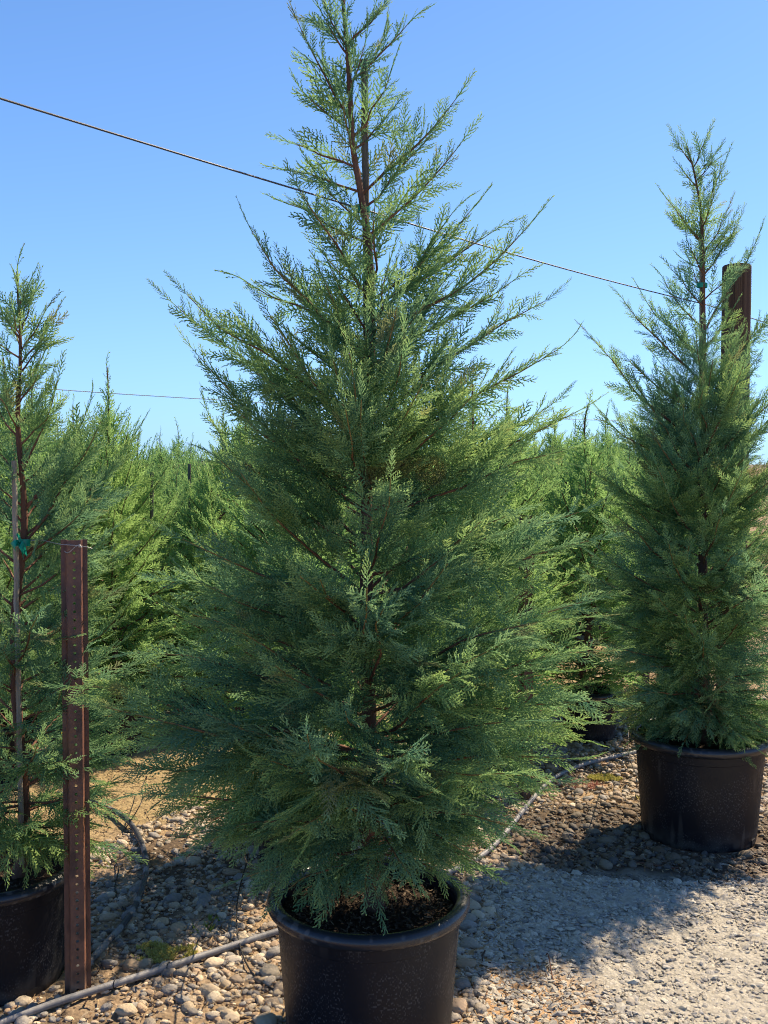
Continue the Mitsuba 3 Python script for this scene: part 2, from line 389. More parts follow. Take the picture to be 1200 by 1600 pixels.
def sprays(curve, r, spacing, size, up, lod, inner=0.10):
    """Where the plumes of a branch sit: list of (4x4 matrix, size index, variant)."""
    seg = np.linalg.norm(np.diff(curve, axis=0), axis=1)
    s = np.concatenate([[0], np.cumsum(seg)])
    L = s[-1]
    n = max(4, int(L * (1 - inner) / spacing))
    out = []
    nv = (3, 2, 2)[lod]
    roll = r.uniform(-0.5, 0.5)
    for k in range(n + 1):
        u = inner + (1 - inner) * (k + r.uniform(0.2, 0.8)) / (n + 1) if k < n else 1.0
        x = u * L
        q = min(np.searchsorted(s, x), len(s) - 1)
        q = max(q, 1)
        p = curve[q - 1] + (curve[q] - curve[q - 1]) * ((x - s[q - 1]) / max(seg[q - 1], 1e-9))
        Tn = unit(curve[q] - curve[q - 1])
        g = (0.55 + 0.45 * min(1, (u - inner) / 0.22)) * (1 - 0.90 * max(0, (u - 0.28) / 0.72) ** 0.9)
        pl = min(size * g * r.uniform(0.75, 1.2), 0.36) + 0.016
        lat = unit(np.cross(Tn, [0, 0, 1.0]) + 1e-6)
        upv = np.cross(lat, Tn)
        az = (np.pi / 2 if k % 2 else -np.pi / 2) + r.normal(0, 0.62) + roll
        S = upv * math.cos(az) + lat * math.sin(az)
        b = math.radians(r.normal(46 - 19 * u, 7))
        if k == n:
            b, pl = 0.0, 0.07 + 0.13 * size
        d = unit(Tn * math.cos(b) + S * math.sin(b) + np.array([0, 0, up + r.normal(0, 0.08)]) * (1.0 if k < n else 0.2))
        nr = unit(np.cross(Tn, S) + 0.38 * r.normal(0, 1, 3))
        yv = unit(np.cross(nr, d))
        nr = np.cross(d, yv)
        si = int(np.argmin(np.abs(np.array(SIZES) - pl)))
        sc = pl / SIZES[si]
        M = np.eye(4)
        thin_ = 0.6 if k == n else r.uniform(0.75, 1.2)                    # the last, leading spray is slender
        M[:3, 0], M[:3, 1], M[:3, 2], M[:3, 3] = d * sc, yv * sc * thin_, nr * sc, p
        out.append((M, si, int(r.integers(nv))))
    return out


def grow(r, trunk, z0, z1, radius, count, rise, droop, spec=(), scale=1.0):
    """Branch curves round a trunk: count of them spiralling between heights z0 and z1, plus the given ones (base height, tip)."""
    def tr(z):
        return np.array([np.interp(z, trunk[:, 2], trunk[:, k]) for k in range(3)])
    out = []
    for k in range(count):
        w = (k + r.uniform(0, 1)) / count
        z = z0 + (z1 - z0) * w
        az = k * 2.39996 + r.normal(0, 0.25)
        fz = (z - z0) / (z1 - z0)
        rad = radius(fz) * r.uniform(0.70, 1.0)
        p0 = tr(z)
        o = np.array([math.cos(az), math.sin(az), 0])
        p2 = p0 + o * rad + np.array([0, 0, rad * rise(fz) * r.uniform(0.75, 1.25)])
        p1 = p0 + o * rad * 0.55 + np.array([0, 0, rad * (rise(fz) * 0.38 + droop(fz))])
        out.append((p0, p1, p2, fz))
    for zb, tip in spec:
        p0 = tr(zb)
        tip = np.asarray(tip, float)
        c = tip - p0
        h = np.array([c[0], c[1], 0])
        fz = (zb - z0) / (z1 - z0)
        out.append((p0, p0 + h * 0.58 + np.array([0, 0, c[2] * 0.42 + np.linalg.norm(h) * 0.05]), tip, fz))
    return out


def trunk_mesh(pts, r0, r1, sides=10):
    c = spline(pts, 60)
    rr = np.linspace(r0, r1, 60) * (1 + 0.5 * np.exp(-np.linspace(0, 1, 60) * 40))
    v, f = tube(c, rr, sides)
    return c, (v, f)


BRANCH_TOTAL = [0]


def near_tree(key, trunk_pts, r0, r1, seed, z0, z1, radius, count, rise, droop, spec, spacing, size, upfn, skirt=0, clear=None, extra=None):
    r = np.random.default_rng(seed)
    c, tm = trunk_mesh(trunk_pts, r0, r1)
    tv, tf = tm
    tv = tv + (meshkit.fbm(tv * [60, 60, 14], 3, seed)[:, None] - 0.5) * 0.004
    scene[f'{key}__trunk'] = mikit.ply((tv, tf), 'bark_mat', smooth=True)
    br = grow(r, c, z0, z1, radius, count, rise, droop, spec)
    br += grow(r, c, z0 - 0.03, z0 + 0.12, lambda f: radius(0) * (0.72 + 0.3 * f), skirt, lambda f: -0.14, lambda f: 0.12) if skirt else []
    if clear:                                            # a gap through which trunk and stake show
        br = [b for b in br if not (any(lo < b[0][2] < hi for lo, hi in clear) and (b[2] - b[0])[1] < -0.45 * np.linalg.norm((b[2] - b[0])[:2]) and abs((b[2] - b[0])[0]) < 0.25)]
    if extra:                                            # the airy top
        br += grow(r, c, extra[0], extra[1], lambda f: extra[3] * (1 - f) + extra[4] * f, extra[2], lambda f: 1.15, lambda f: 0.0)
    # the leader carries its own sprays
    top = c[c[:, 2] > z1 + (c[-1, 2] - z1) * 0.45]
    for k, (p0, p1, p2, fz) in enumerate(br):
        cv = bezier(p0, p1, p2, 14)
        L = np.linalg.norm(np.diff(cv, axis=0), axis=1).sum()
        wob = r.normal(0, 0.010 * L / 0.5, (5, 3))
        wob[0] = wob[-1] = 0
        cv = cv + np.array([np.interp(np.linspace(0, 1, 14), np.linspace(0, 1, 5), wob[:, q]) for q in range(3)]).T
        bk = num(f'{key}__branch', k)
        v, f = tube(cv, np.linspace(0.0028 + 0.0050 * L, 0.0011, 14), 6)
        u = np.concatenate([np.repeat(np.linspace(0, 1, 14), 6), [0, 1]])
        scene[bk] = mikit.ply((v, f), 'branch_mat', smooth=True, uv=np.stack([u, u], 1))
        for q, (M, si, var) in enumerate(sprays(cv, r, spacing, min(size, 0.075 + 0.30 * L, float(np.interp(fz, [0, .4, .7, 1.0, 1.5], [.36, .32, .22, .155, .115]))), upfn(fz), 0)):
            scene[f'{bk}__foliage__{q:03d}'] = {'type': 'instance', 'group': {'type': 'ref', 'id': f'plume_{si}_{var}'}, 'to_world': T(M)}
            BRANCH_TOTAL[0] += len(PL[0, si, var][1])
    for q, (M, si, var) in enumerate(sprays(top, r, 0.018, 0.11, 0.3, 0, 0.0)):
        scene[f'{key}__leader_foliage__{q:03d}'] = {'type': 'instance', 'group': {'type': 'ref', 'id': f'plume_{si}_{var}'}, 'to_world': T(M)}


# ---- the big cypress in the middle
YM, YL, YR = 2.87, 3.22, 4.50
MAIN_TRUNK = [at(x, y, YM) for x, y in ((586, 1440), (580, 1250), (574, 1000), (572, 870), (577, 640), (580, 500), (577, 400), (564, 305), (552, 235), (546, 130), (536, 0), (529, -90))]
zm = lambda py: at(580, py, YM)[2]
LEFT = [((497, -12), 75, 0), ((466, 36), 190, -.03), ((481, 152), 205, .02), ((462, 226), 262, .0), ((459, 268), 300, -.04), ((454, 320), 380, .05),
        ((394, 362), 590, -.14), ((470, 300), 470, -.16), ((385, 440), 540, .05), ((292, 460), 655, .02), ((268, 472), 700, .12), ((310, 556), 800, -.10),
        ((330, 655), 850, .10), ((345, 720), 860, -.2), ((285, 842), 960, -.12), ((255, 905), 985, .15), ((300, 960), 1050, -.22), ((215, 1020), 1110, .10),
        ((108, 1072), 1180, .03), ((165, 1105), 1190, -.12), ((205, 1195), 1235, -.05), ((225, 1240), 1270, .05), ((320, 1300), 1290, -.18), ((385, 1370), 1325, -.12), ((450, 1390), 1330, -.22)]
RIGHT = [((601, 5), 70, 0), ((637, 38), 130, .03), ((608, 120), 215, -.05), ((712, 155), 305, 0), ((720, 224), 370, -.03), ((735, 330), 470, .03), ((770, 362), 480, .12),
         ((828, 350), 540, -.05), ((800, 440), 560, .1), ((848, 472), 620, .0), ((870, 547), 700, -.08), ((862, 632), 760, .06), ((898, 645), 800, -.06), ((880, 705), 830, -.16),
         ((905, 800), 900, .1), ((920, 845), 930, -.05), ((925, 936), 1075, .08), ((905, 965), 1040, -.12), ((936, 1018), 1090, .0), ((940, 1095), 1150, -.10), ((905, 1130), 1190, .1),
         ((885, 1185), 1210, -.14), ((868, 1218), 1245, .06), ((800, 1290), 1280, -.15), ((735, 1345), 1310, -.18), ((690, 1365), 1325, -.10)]
FRONT = [((480, 1147), 1235, -.62), ((645, 1165), 1250, -.58), ((590, 1405), 1300, -.20), ((500, 905), 1000, -.40), ((600, 950), 1080, -.45), ((700, 880), 1010, -.36), ((520, 560), 740, -.26),
         ((620, 480), 640, -.25), ((540, 640), 790, -.34), ((660, 600), 760, -.28), ((430, 1040), 1120, -.42), ((720, 1050), 1150, -.40), ((400, 1180), 1230, -.38), ((540, 1262), 1290, -.36), ((690, 1225), 1275, -.34)]
SPEC = [(zm(b), at(x, y, YM + d)) for (x, y), b, d in LEFT + RIGHT + FRONT]


def main_radius(f):
    return float(np.interp(f, [0, .12, .3, .5, .68, .85, 1.0], [.42, .54, .53, .46, .38, .29, .20]))


def main_rise(f):
    return float(np.interp(f, [0, .12, .3, .5, .8, 1], [-0.10, .18, .50, .72, .95, 1.2]))


near_tree('cypress_tree', MAIN_TRUNK, 0.026, 0.004, 21, at(580, 1330, YM)[2], at(540, 520, YM)[2], main_radius, 68, main_rise, lambda f: 0.10 * (1 - f),
          SPEC, 0.0195, 0.36, lambda f: float(np.interp(f, [0, .3, .6, 1], [-.24, -.12, .10, .22])), 6, [(zm(905), zm(840))], (at(540, 530, YM)[2], at(540, 60, YM)[2], 13, .24, .07))
tag('cypress_tree', 'largest cypress tree in the middle, feathery green cone in the nearest black pot', 'tree')

# ---- cypress at the right
RT = [at(x, y, YR) for x, y in ((1102, 1190), (1100, 1050), (1098, 800), (1100, 600), (1099, 450), (1096, 340), (1087, 280), (1073, 228))]
zr = lambda py: at(1098, py, YR)[2]
RSPEC = [(zr(b), at(x, y, YR + d)) for (x, y), b, d in (
    ((1058, 222), 255, 0), ((1104, 215), 262, 0), ((1118, 240), 275, .05), ((1133, 252), 330, 0), ((1043, 312), 380, 0), ((1152, 350), 430, .05), ((1135, 332), 400, -.05), ((1053, 425), 480, -.05), ((1185, 368), 520, .1),
    ((975, 470), 600, 0), ((1005, 462), 560, .1), ((922, 525), 700, 0), ((980, 560), 660, -.15), ((1215, 480), 600, 0), ((935, 640), 760, .12),
    ((1010, 660), 790, -.3), ((920, 735), 840, -.05), ((1045, 850), 960, -.42), ((915, 895), 985, -.05), ((925, 960), 1010, .15), ((1230, 600), 720, -.1), ((1235, 700), 800, -.2), ((1165, 560), 720, -.3),
    ((1160, 735), 860, -.4), ((960, 1010), 1050, -.2), ((985, 1080), 1085, -.15), ((1060, 1115), 1090, -.35), ((1240, 850), 950, -.1), ((1230, 950), 1000, -.2), ((1195, 1080), 1085, -.2), ((1172, 575), 650, -.05), ((1192, 620), 720, -.05), ((1150, 650), 740, -.10), ((1200, 760), 850, -.2), ((1180, 860), 940, -.25), ((1175, 950), 1030, -.25), ((1100, 1000), 1060, -.4), ((1140, 1060), 1090, -.4), ((1070, 960), 1030, -.4), ((1130, 1110), 1095, -.3))]
near_tree('cypress_tree_001', RT, 0.026, 0.003, 33, zr(1135), zr(610), lambda f: float(np.interp(f, [0, .12, .35, .6, .85, 1], [.44, .53, .52, .42, .27, .17])), 76, main_rise,
          lambda f: 0.10 * (1 - f), RSPEC, 0.0190, 0.34, lambda f: float(np.interp(f, [0, .3, .6, 1], [-.30, -.12, .10, .22])), 20, None, (zr(620), zr(260), 14, .24, .06))
tag('cypress_tree_001', 'tall green cypress at the right in front of the brown wooden pole', 'tree')

# ---- cypress at the left edge
LT = [at(x, y, YL) for x, y in ((22, 1400), (26, 1100), (24, 950), (38, 830), (32, 720), (28, 640), (32, 560), (30, 490), (27, 425))]
zl = lambda py: at(28, py, YL)[2]
LSPEC = [(zl(b), at(x, y, YL + d)) for (x, y), b, d in (
    ((6, 490), 530, 0), ((42, 450), 480, 0), ((53, 460), 520, .03), ((70, 488), 550, 0), ((80, 502), 570, .04), ((-20, 520), 560, 0), ((60, 590), 700, -.05), ((90, 595), 740, 0), ((137, 640), 800, .03), ((158, 658), 850, -.04), ((210, 680), 870, .2),
    ((110, 700), 800, -.2), ((60, 680), 800, -.28), ((150, 790), 930, .1), ((190, 860), 960, .15), ((170, 930), 1010, -.05), ((100, 900), 980, -.25), ((60, 960), 1040, -.3), ((120, 1030), 1100, -.1), ((180, 1010), 1090, .15), ((200, 1150), 1230, .06), ((185, 1110), 1200, .2),
    ((95, 1080), 1150, -.15), ((110, 1180), 1230, .05), ((60, 1160), 1220, -.30), ((45, 1290), 1300, -.32), ((20, 1320), 1310, -.28), ((90, 1290), 1300, -.1), ((-60, 700), 820, 0), ((-90, 850), 950, 0), ((-90, 1000), 1080, -.1), ((-80, 1150), 1200, -.1))]
near_tree('cypress_tree_002', LT, 0.021, 0.003, 45, zl(1310), zl(600), lambda f: float(np.interp(f, [0, .15, .4, .6, .8, 1], [.34, .40, .38, .28, .16, .09])), 64, main_rise,
          lambda f: 0.10 * (1 - f), LSPEC, 0.0200, 0.28, lambda f: float(np.interp(f, [0, .3, .6, 1], [-.20, 0, .12, .22])), 10, [(zl(1010), zl(690))], (zl(600), zl(480), 4, .11, .04))
tag('cypress_tree_002', 'slim cypress at the left edge behind the near steel post', 'tree')


# ---- the rows behind: whole trees shared between copies
def crowd_tree(seed, H, rad, count, lod, spacing, size, z0=0.10):
    r = np.random.default_rng(seed)
    lean = r.normal(0, 0.05, 2)
    pts = [[lean[0] * t * t + r.normal(0, .012), lean[1] * t * t + r.normal(0, .012), t * H] for t in np.linspace(0, 1, 8)]
    pts[0][:2] = [0, 0]
    c, tm = trunk_mesh(pts, 0.018, 0.003, 7)
    c = np.vstack([c[:1] - [0, 0, 0.4], c])
    br = grow(r, c, z0 + 0.02, z0 + 0.28, lambda f: rad * 0.9, 14, lambda f: 0.05, lambda f: 0.10)
    br += grow(r, c, z0, H * 0.82, lambda f: rad * float(np.interp(f, [0, .15, .4, .7, .88, 1], [.9, 1, .95, .62, .26, .10])), count, lambda f: float(np.interp(f, [0, .2, .6, 1], [-.08, .55, 1.1, 1.6])), lambda f: 0.06)
    wood, V, F, U, n = [tm], [], [], [], 0
    curves = [bezier(p0, p1, p2, 9) for p0, p1, p2, _ in br] + [c[c[:, 2] > H * 0.70]]
    fzs = [b[3] for b in br] + [1.0]
    for cv, fz in zip(curves, fzs):
        L = np.linalg.norm(np.diff(cv, axis=0), axis=1).sum()
        wood.append(tube(cv, np.linspace(0.003 + 0.005 * L, 0.0015, len(cv)), 4, False))
        for M, si, var in sprays(cv, r, spacing if fz < 1 else spacing * 0.7, min(size, 0.06 + 0.25 * L) if fz < 1 else 0.10, 0.05 + 0.2 * fz, lod):
            v, f, uv = PL[lod, si, var]
            V.append(v @ M[:3, :3].T + M[:3, 3])
            F.append(f + n)
            U.append(uv)
            n += len(v)
    return join(wood), (np.vstack(V), np.vstack(F), np.vstack(U))


MID, FAR = 3, 5
for k in range(MID + FAR):
    if k < MID:
        w, (v, f, uv) = crowd_tree(500 + k, 1.85, 0.48, 96, 1, 0.024, 0.25, 0.0)
    else:
        w, (v, f, uv) = crowd_tree(500 + k, 1.85, 0.60, 84, 2, 0.030, 0.28, -0.12)
    scene[f'row_tree_{k}'] = {'type': 'shapegroup', 'trunk': mikit.ply(w, 'bark_mat', smooth=True), 'crown': mikit.ply((v, f), 'far_foliage_mat', uv=uv)}
ROWU = np.array([0.65, 0.76])
ROWN = np.array([-0.76, 0.65])
ROW0 = np.array([0.0, YM])
r = np.random.default_rng(99)


# ------------------------------------------------------------------ pots
def pot_profile(R, H, lip=0.021):
    rb = R * 0.80
    ro = R - lip
    a = np.linspace(-0.45 * np.pi, 1.25 * np.pi, 14)
    lipc = [(R - lip + lip * math.cos(x) * 1.0, H - lip + lip * math.sin(x)) for x in a]
    ridge = lambda z: rb + (ro - 0.006 - rb) * z / (H - 0.03)
    body = [(0.0, 0.004), (rb - 0.012, 0.004), (rb - 0.006, 0.0), (rb, 0.008)]
    for z in np.linspace(0.03, H - 0.085, 7):
        body.append((ridge(z), z))
    body += [(ridge(H - 0.080), H - 0.080), (ridge(H - 0.078) + 0.0035, H - 0.077), (ridge(H - 0.05) + 0.004, H - 0.045)]
    inner = [(ro - 0.016, H - 0.05), (ro - 0.022, H - 0.16)]
    return body, lipc + inner


POT_N = [0]


def pot(x, y, R, H, label, z=None, group=None, sides=72):
    key = num('nursery_pot', POT_N[0])
    POT_N[0] += 1
    z = ground_h(x, y) - 0.004 if z is None else z
    body, lipc = pot_profile(R, H)
    wob = lambda m: (np.asarray(m[0]) * (1 + 0.006 * np.sin(3 * np.arctan2(m[0][:, 1], m[0][:, 0]) + x))[:, None] ** [1, 1, 0], m[1])
    mv = wob(lathe(body, sides))
    # drainage notches at the foot
    scene[f'{key}__body'] = mikit.ply((mv[0] + [x, y, z], mv[1]), 'pot_mat', smooth=40)
    mv = wob(lathe(lipc, sides))
    scene[f'{key}__rim'] = mikit.ply((mv[0] + [x, y, z], mv[1]), 'rim_mat', smooth=True)
    if sides > 40:
        notches = []
        for k in range(6):
            a = k * math.pi / 3 + 0.35
            ca, sa = math.cos(a), math.sin(a)
            b = trimesh.creation.box([0.010, 0.038, 0.030])
            b.apply_transform(trimesh.transformations.rotation_matrix(a, [0, 0, 1]))
            b.apply_translation([x + ca * (R * 0.80 - 0.0015), y + sa * (R * 0.80 - 0.0015), z + 0.018])
            scene[num(f'{key}__drain_hole', k)] = mikit.ply(b, 'black_mat')
    tag(key, label, 'plant pot', group)
    return key, z


def soil(x, y, R, z, label, i, chips=1500):
    g = np.linspace(0, 1, 26)
    prof = [(R * t, 0.012 * (1 - t)) for t in g[::-1]]
    v, f = lathe(prof, 60)
    v[:, 2] += (meshkit.fbm(v * 40 + x * 7, 3, 4) - 0.5) * 0.030
    v = v + [x, y, z]
    key = num('potting_soil', i)
    scene[key] = mikit.ply((v, f), 'soil_mat', smooth=True)
    tag(key, label, 'soil', None, 'stuff')
    if chips:
        r = np.random.default_rng(i + 5)
        vs, fs, cs = [], [], []
        for k in range(chips):
            a, q = r.uniform(0, 6.283), R * math.sqrt(r.uniform()) * 0.97
            L, W = r.uniform(0.006, 0.022), r.uniform(0.002, 0.006)
            d = unit(np.array([r.normal(), r.normal(), r.normal() * 0.35]))
            s = unit(np.cross(d, [r.normal() * .5, r.normal() * .5, 1])) * W / 2
            up_ = np.cross(d, s) * 0.35
            c = np.array([x + q * math.cos(a), y + q * math.sin(a), z + 0.012 * (1 - q / R) + r.uniform(0.0, 0.016)])
            e = d * L / 2
            o = len(vs) * 6
            vs.append(np.array([c - e - s, c - e + s, c + e + s, c + e - s, c - e * .5 + up_, c + e * .5 + up_]))
            fs.append(np.array([[0, 1, 4], [1, 2, 5], [1, 5, 4], [2, 3, 5], [3, 0, 4], [3, 4, 5]]) + o)
            t = r.uniform() ** 3
            cs.append(np.tile(np.array([0.018, 0.012, 0.008]) * (1 - t) + np.array([0.20, 0.15, 0.10]) * t, (6, 1)))
        scene[f'{key}__bark_chips'] = mikit.ply((np.vstack(vs), np.vstack(fs)), 'chip_mat', color=np.vstack(cs))
        tag(f'{key}__bark_chips', None, None, None, 'stuff')


mp = at(576, 1397, YM)
pot(mp[0], YM, 0.290, 0.425, 'nearest and largest-looking black nursery pot, under the middle cypress')
soil(mp[0], YM, 0.250, 0.425 - 0.060, 'dark potting soil with bark chips in the nearest pot', 0, 2600)
rp = at(1093, 1142, YR)
pot(rp[0], YR, 0.306, 0.460, 'black nursery pot with speckled dust under the cypress at the right')
soil(rp[0], YR, 0.266, 0.460 - 0.055, 'dark potting soil in the pot at the right', 1, 600)
lp = at(5, 1360, YL)
pot(lp[0] - 0.03, YL, 0.265, 0.37, 'black nursery pot at the left edge behind the near steel post')
soil(lp[0] - 0.03, YL, 0.22, 0.37 - 0.05, 'dark potting soil in the pot at the left edge', 2, 500)


# ------------------------------------------------------------------ trees and pots of the rows behind
tree_n, pots_n = 3, 3
def row_tree(x, y, H, kind, label, group=None, potted=True, rot=None, slim=1.0, pot_label=None):
    global tree_n
    key = num('cypress_tree', tree_n)
    tree_n += 1
    s = H / 1.85
    base = 0.27 if potted else 0.22
    scene[key] = {'type': 'instance', 'group': {'type': 'ref', 'id': f'row_tree_{kind}'},
                  'to_world': T().translate([x, y, base]).rotate([0, 0, 1], r.uniform(0, 360) if rot is None else rot).scale([s * slim, s * slim, s])}
    tag(key, label, 'tree', group)
    if potted:
        pot(x, y, 0.19, 0.30, pot_label or 'black nursery pot in the shaded row behind', None, 'pots of the rows behind' if pot_label is None else None, 40)
    return key


q2 = ROW0 + ROWN * 1.15 + ROWU * 0.80
for k, (a, H, lab, pl) in enumerate(((-0.02, 1.70, 'cypress behind the big middle cypress, mostly hidden at its left', 'black pot low behind the left side of the middle cypress'),
                                     (1.24, 1.78, 'cypress directly behind the big middle cypress, mostly hidden by it', 'black pot hidden behind the middle pot'),
                                     (2.44, 1.74, 'bushy cypress between the middle and right cypresses', 'small black pot on pebbles between the middle and right cypresses'),
                                     (3.70, 1.98, 'cypress half hidden behind the cypress at the right', 'black pot standing behind the pot at the right'))):
    q = q2 + ROWU * a
    row_tree(q[0], q[1], H, (1, 2, 0, 1)[k], lab, pot_label=pl, slim=1.34)
GL = 'green cypress standing in the dense nursery rows behind'
for perp, step in ((3.05, 0.66), (3.75, 0.68), (4.5, 0.75), (5.4, 0.85), (6.4, 0.95), (7.6, 1.05), (9.0, 1.2), (10.8, 1.5), (13, 1.8), (16.5, 2.3), (21, 3.0)):
    for k in range(-8, 16):
        q = ROW0 + ROWN * perp + ROWU * (k * step + r.uniform(-0.15, 0.15)) + r.normal(0, 0.06, 2)
        if q[1] < 3.4:
            continue
        sx = 600 + FPX * q[0] / q[1]
        if sx < -170 or sx > 1370:
            continue
        H = r.uniform(1.42, 2.08)
        kind = int(r.integers(MID)) if perp < 5.0 else MID + int(r.integers(FAR))
        row_tree(q[0], q[1], H, kind, GL, 'cypresses of the dense rows behind', potted=perp < 3.5, slim=r.uniform(0.95, 1.25))


# ------------------------------------------------------------------ posts, pole, stakes, wires
def steel_post(i, x, y, H, yaw, label, holes=True, lean=0.0):
    key = num('steel_post', i)
    t = 0.004
    W, A, D = 0.032, 0.017, 0.030                          # web width, flange width, depth
    pl = Polygon([(-W / 2, -0.25), (W / 2, -0.25), (W / 2, H), (-W / 2, H)])
    if holes:
        zz = np.arange(0.03, H - 0.015, 0.0254)
        pl = pl.difference(Polygon()) if len(zz) == 0 else Polygon(pl.exterior, [Point(0, z).buffer(0.0046, 3).exterior for z in zz])
    web = trimesh.creation.extrude_polygon(pl, t, engine='earcut')
    web.apply_transform(np.array([[1, 0, 0, 0], [0, 0, -1, 0], [0, 1, 0, 0], [0, 0, 0, 1.0]]))   # web in xz, front face at y = -t
    sec = []
    for s in (-1, 1):
        side = Polygon([(s * W / 2, -t), (s * (W / 2 + t), -t), (s * (W / 2 + 0.010), D), (s * (W / 2 + 0.006), D)])
        fl = Polygon([(s * (W / 2 + 0.006), D), (s * (W / 2 + 0.006 + A), D), (s * (W / 2 + 0.006 + A), D + t), (s * (W / 2 + 0.006), D + t)])
        for g in (side, fl):
            m = trimesh.creation.extrude_polygon(g if g.exterior.is_ccw else Polygon(list(g.exterior.coords)[::-1]), H + 0.25, engine='earcut')
            m.apply_translation([0, 0, -0.25])
            sec.append(m)
    m = trimesh.util.concatenate([web] + sec)
    M = T().translate([x, y, 0]).rotate([0, 0, 1], yaw).rotate([0, 1, 0], lean)
    scene[key] = mikit.ply(m, 'rust_mat', to_world=M)
    tag(key, label, 'post')


PY = 3.08
lp0 = at(122, 1560, PY)
steel_post(0, lp0[0], PY, 1.415, 16, 'tall rusty brown steel post with a row of holes, nearest at the left', True, 0.25)
steel_post(1, at(824, 1150, 4.96)[0], 4.96, 1.40, 10, 'rusty steel post glimpsed behind the right side of the middle cypress')
steel_post(2, at(1010, 1000, 6.7)[0], 6.7, 1.15, 10, 'rusty steel post glimpsed left of the cypress at the right')
steel_post(3, at(1152, 1040, 6.4)[0], 6.4, 1.05, 10, 'rusty steel post hidden low behind the cypress at the right')

POLE = at(1150, 500, 4.88)
PT = at(1150, 414, 4.88)[2]
prof = [(0.066, z) for z in np.linspace(-0.3, PT - .024, 60)] + [(0.066, PT - .009), (0.060, PT - .002), (0.0, PT)]
pv, pf = lathe(prof, 40)
ang_ = np.arctan2(pv[:, 1], pv[:, 0])
crack = meshkit.fbm(np.stack([np.cos(ang_) * 5, np.sin(ang_) * 5, pv[:, 2] * 0.8], -1), 4, 8) - 0.5
pv[:, :2] *= (1 + 0.10 * crack)[:, None]
scene['wooden_pole'] = mikit.ply((pv + [POLE[0], POLE[1], 0], pf), 'pole_mat', smooth=40)
tag('wooden_pole', 'thick dark brown wooden pole behind the cypress at the right', 'pole')


def stake(i, p, q, rad, label, mat='stake_mat'):
    key = num('wooden_stake', i)
    c = np.linspace(p, q, 24)
    c[1:-1, :2] += np.random.default_rng(i).normal(0, 0.0010, (22, 2))
    scene[key] = mikit.ply(tube(c, np.full(24, rad), 8), mat, smooth=40)
    tag(key, label, 'stake')


stake(0, at(583, 1400, YM + .035), at(569, 94, YM + .025), 0.0098, 'weathered grey wooden stake up the trunk of the middle cypress', 'dark_stake_mat')
stake(1, at(1094, 1170, YR + .03), at(1097, 334, YR + .025), 0.0112, 'pale wooden stake up the trunk of the cypress at the right')
stake(2, at(34, 1350, YL - .035), at(22, 720, YL - .03), 0.0086, 'pale wooden stake beside the trunk of the cypress at the left edge')
stake(3, at(327, 1000, 7.0), at(326, 737, 7.0), 0.0112, 'grey stake standing among the rows left of the middle cypress', 'dark_stake_mat')


for k, (sx_, perp_) in enumerate(((232, 3.1), (292, 3.8), (178, 3.8), (880, 3.1), (915, 3.8), (405, 4.5))):
    yy = (perp_ + 0.65 * 2.87) / (0.65 - 0.76 * (sx_ - 600) / FPX)
    xx = yy * (sx_ - 600) / FPX
    key = num('wooden_stake', 4 + k)
    stake(4 + k, np.array([xx, yy, 0.05]), np.array([xx + .02, yy, 1.60 + 0.05 * (k % 3)]), 0.011, 'thin grey stake among the dense rows behind', 'dark_stake_mat')
    tag(key, None, None, 'stakes among the rows behind')


def tie(i, c, gap, s, label, bow=True):
    """A loop of green plastic tape round stake and trunk with a knot and two loose ends."""
    key = num('plant_tie', i)
    rr = np.random.default_rng(i + 60)
    a = np.linspace(0, 2 * np.pi, 28)
    parts = []
    ring = np.stack([np.cos(a) * (gap + s * 0.5), np.sin(a) * (gap * 0.7 + s * 0.5), 0 * a], -1)
    n = len(a)
    v = np.vstack([ring + [0, 0, -0.010], ring * 1.06 + [0, 0, 0.010], ring * 1.12 + [0, 0, 0.010], ring * 1.10 + [0, 0, -0.010]])
    f = []
    for k in range(n - 1):
        for b in range(4):
            f += [[b * n + k, b * n + k + 1, ((b + 1) % 4) * n + k + 1], [b * n + k, ((b + 1) % 4) * n + k + 1, ((b + 1) % 4) * n + k]]
    parts.append((v, np.array(f)))
    if bow:
        for e, (dx, dz) in enumerate(((0.022, -0.020), (-0.018, -0.010), (0.004, 0.022), (0.012, -0.032))):
            t = np.linspace(0, 1, 7)
            mid = np.stack([dx * t, -gap * 0.7 - 0.012 - 0.016 * np.sin(t * 3.0), dz * t + 0.006 * np.sin(t * 4)], -1)
            w = np.stack([0 * t + 0.4 * np.cos(t * 2 + e), 0.6 * np.sin(t * 3 + e), 0 * t + 0.9], -1) * (0.007 + 0.010 * t[:, None])
            th_ = np.array([0, 0.0008, 0])
            v = np.vstack([mid - w - th_, mid + w - th_, mid + w + th_, mid - w + th_])
            f = []
            for k in range(6):
                for b in range(4):
                    f += [[b * 7 + k, b * 7 + k + 1, ((b + 1) % 4) * 7 + k + 1], [b * 7 + k, ((b + 1) % 4) * 7 + k + 1, ((b + 1) % 4) * 7 + k]]
            parts.append((v, np.array(f)))
    v, f = join(parts)
    scene[key] = mikit.ply((v + c, f), 'tie_mat')
    tag(key, label, 'plant tie')


tie(0, at(35, 848, YL - .035), 0.017, 0.010, 'bright green plastic tie on the stake at the left edge')
tie(1, at(567, 326, YM + .01), 0.015, 0.005, 'upper dark green tie on the stake of the middle cypress', False)
tie(2, at(578, 434, YM + .01), 0.015, 0.005, 'lower dark green tie on the stake of the middle cypress', False)
tie(3, at(1097, 446, YR + .01), 0.018, 0.006, 'green plastic tie high on the stake of the cypress at the right', False)


def sag(p, q, d, n=40):
    t = np.linspace(0, 1, n)
    c = np.asarray(p) + (np.asarray(q) - np.asarray(p)) * t[:, None]
    c[:, 2] -= d * 4 * t * (1 - t)
    return c


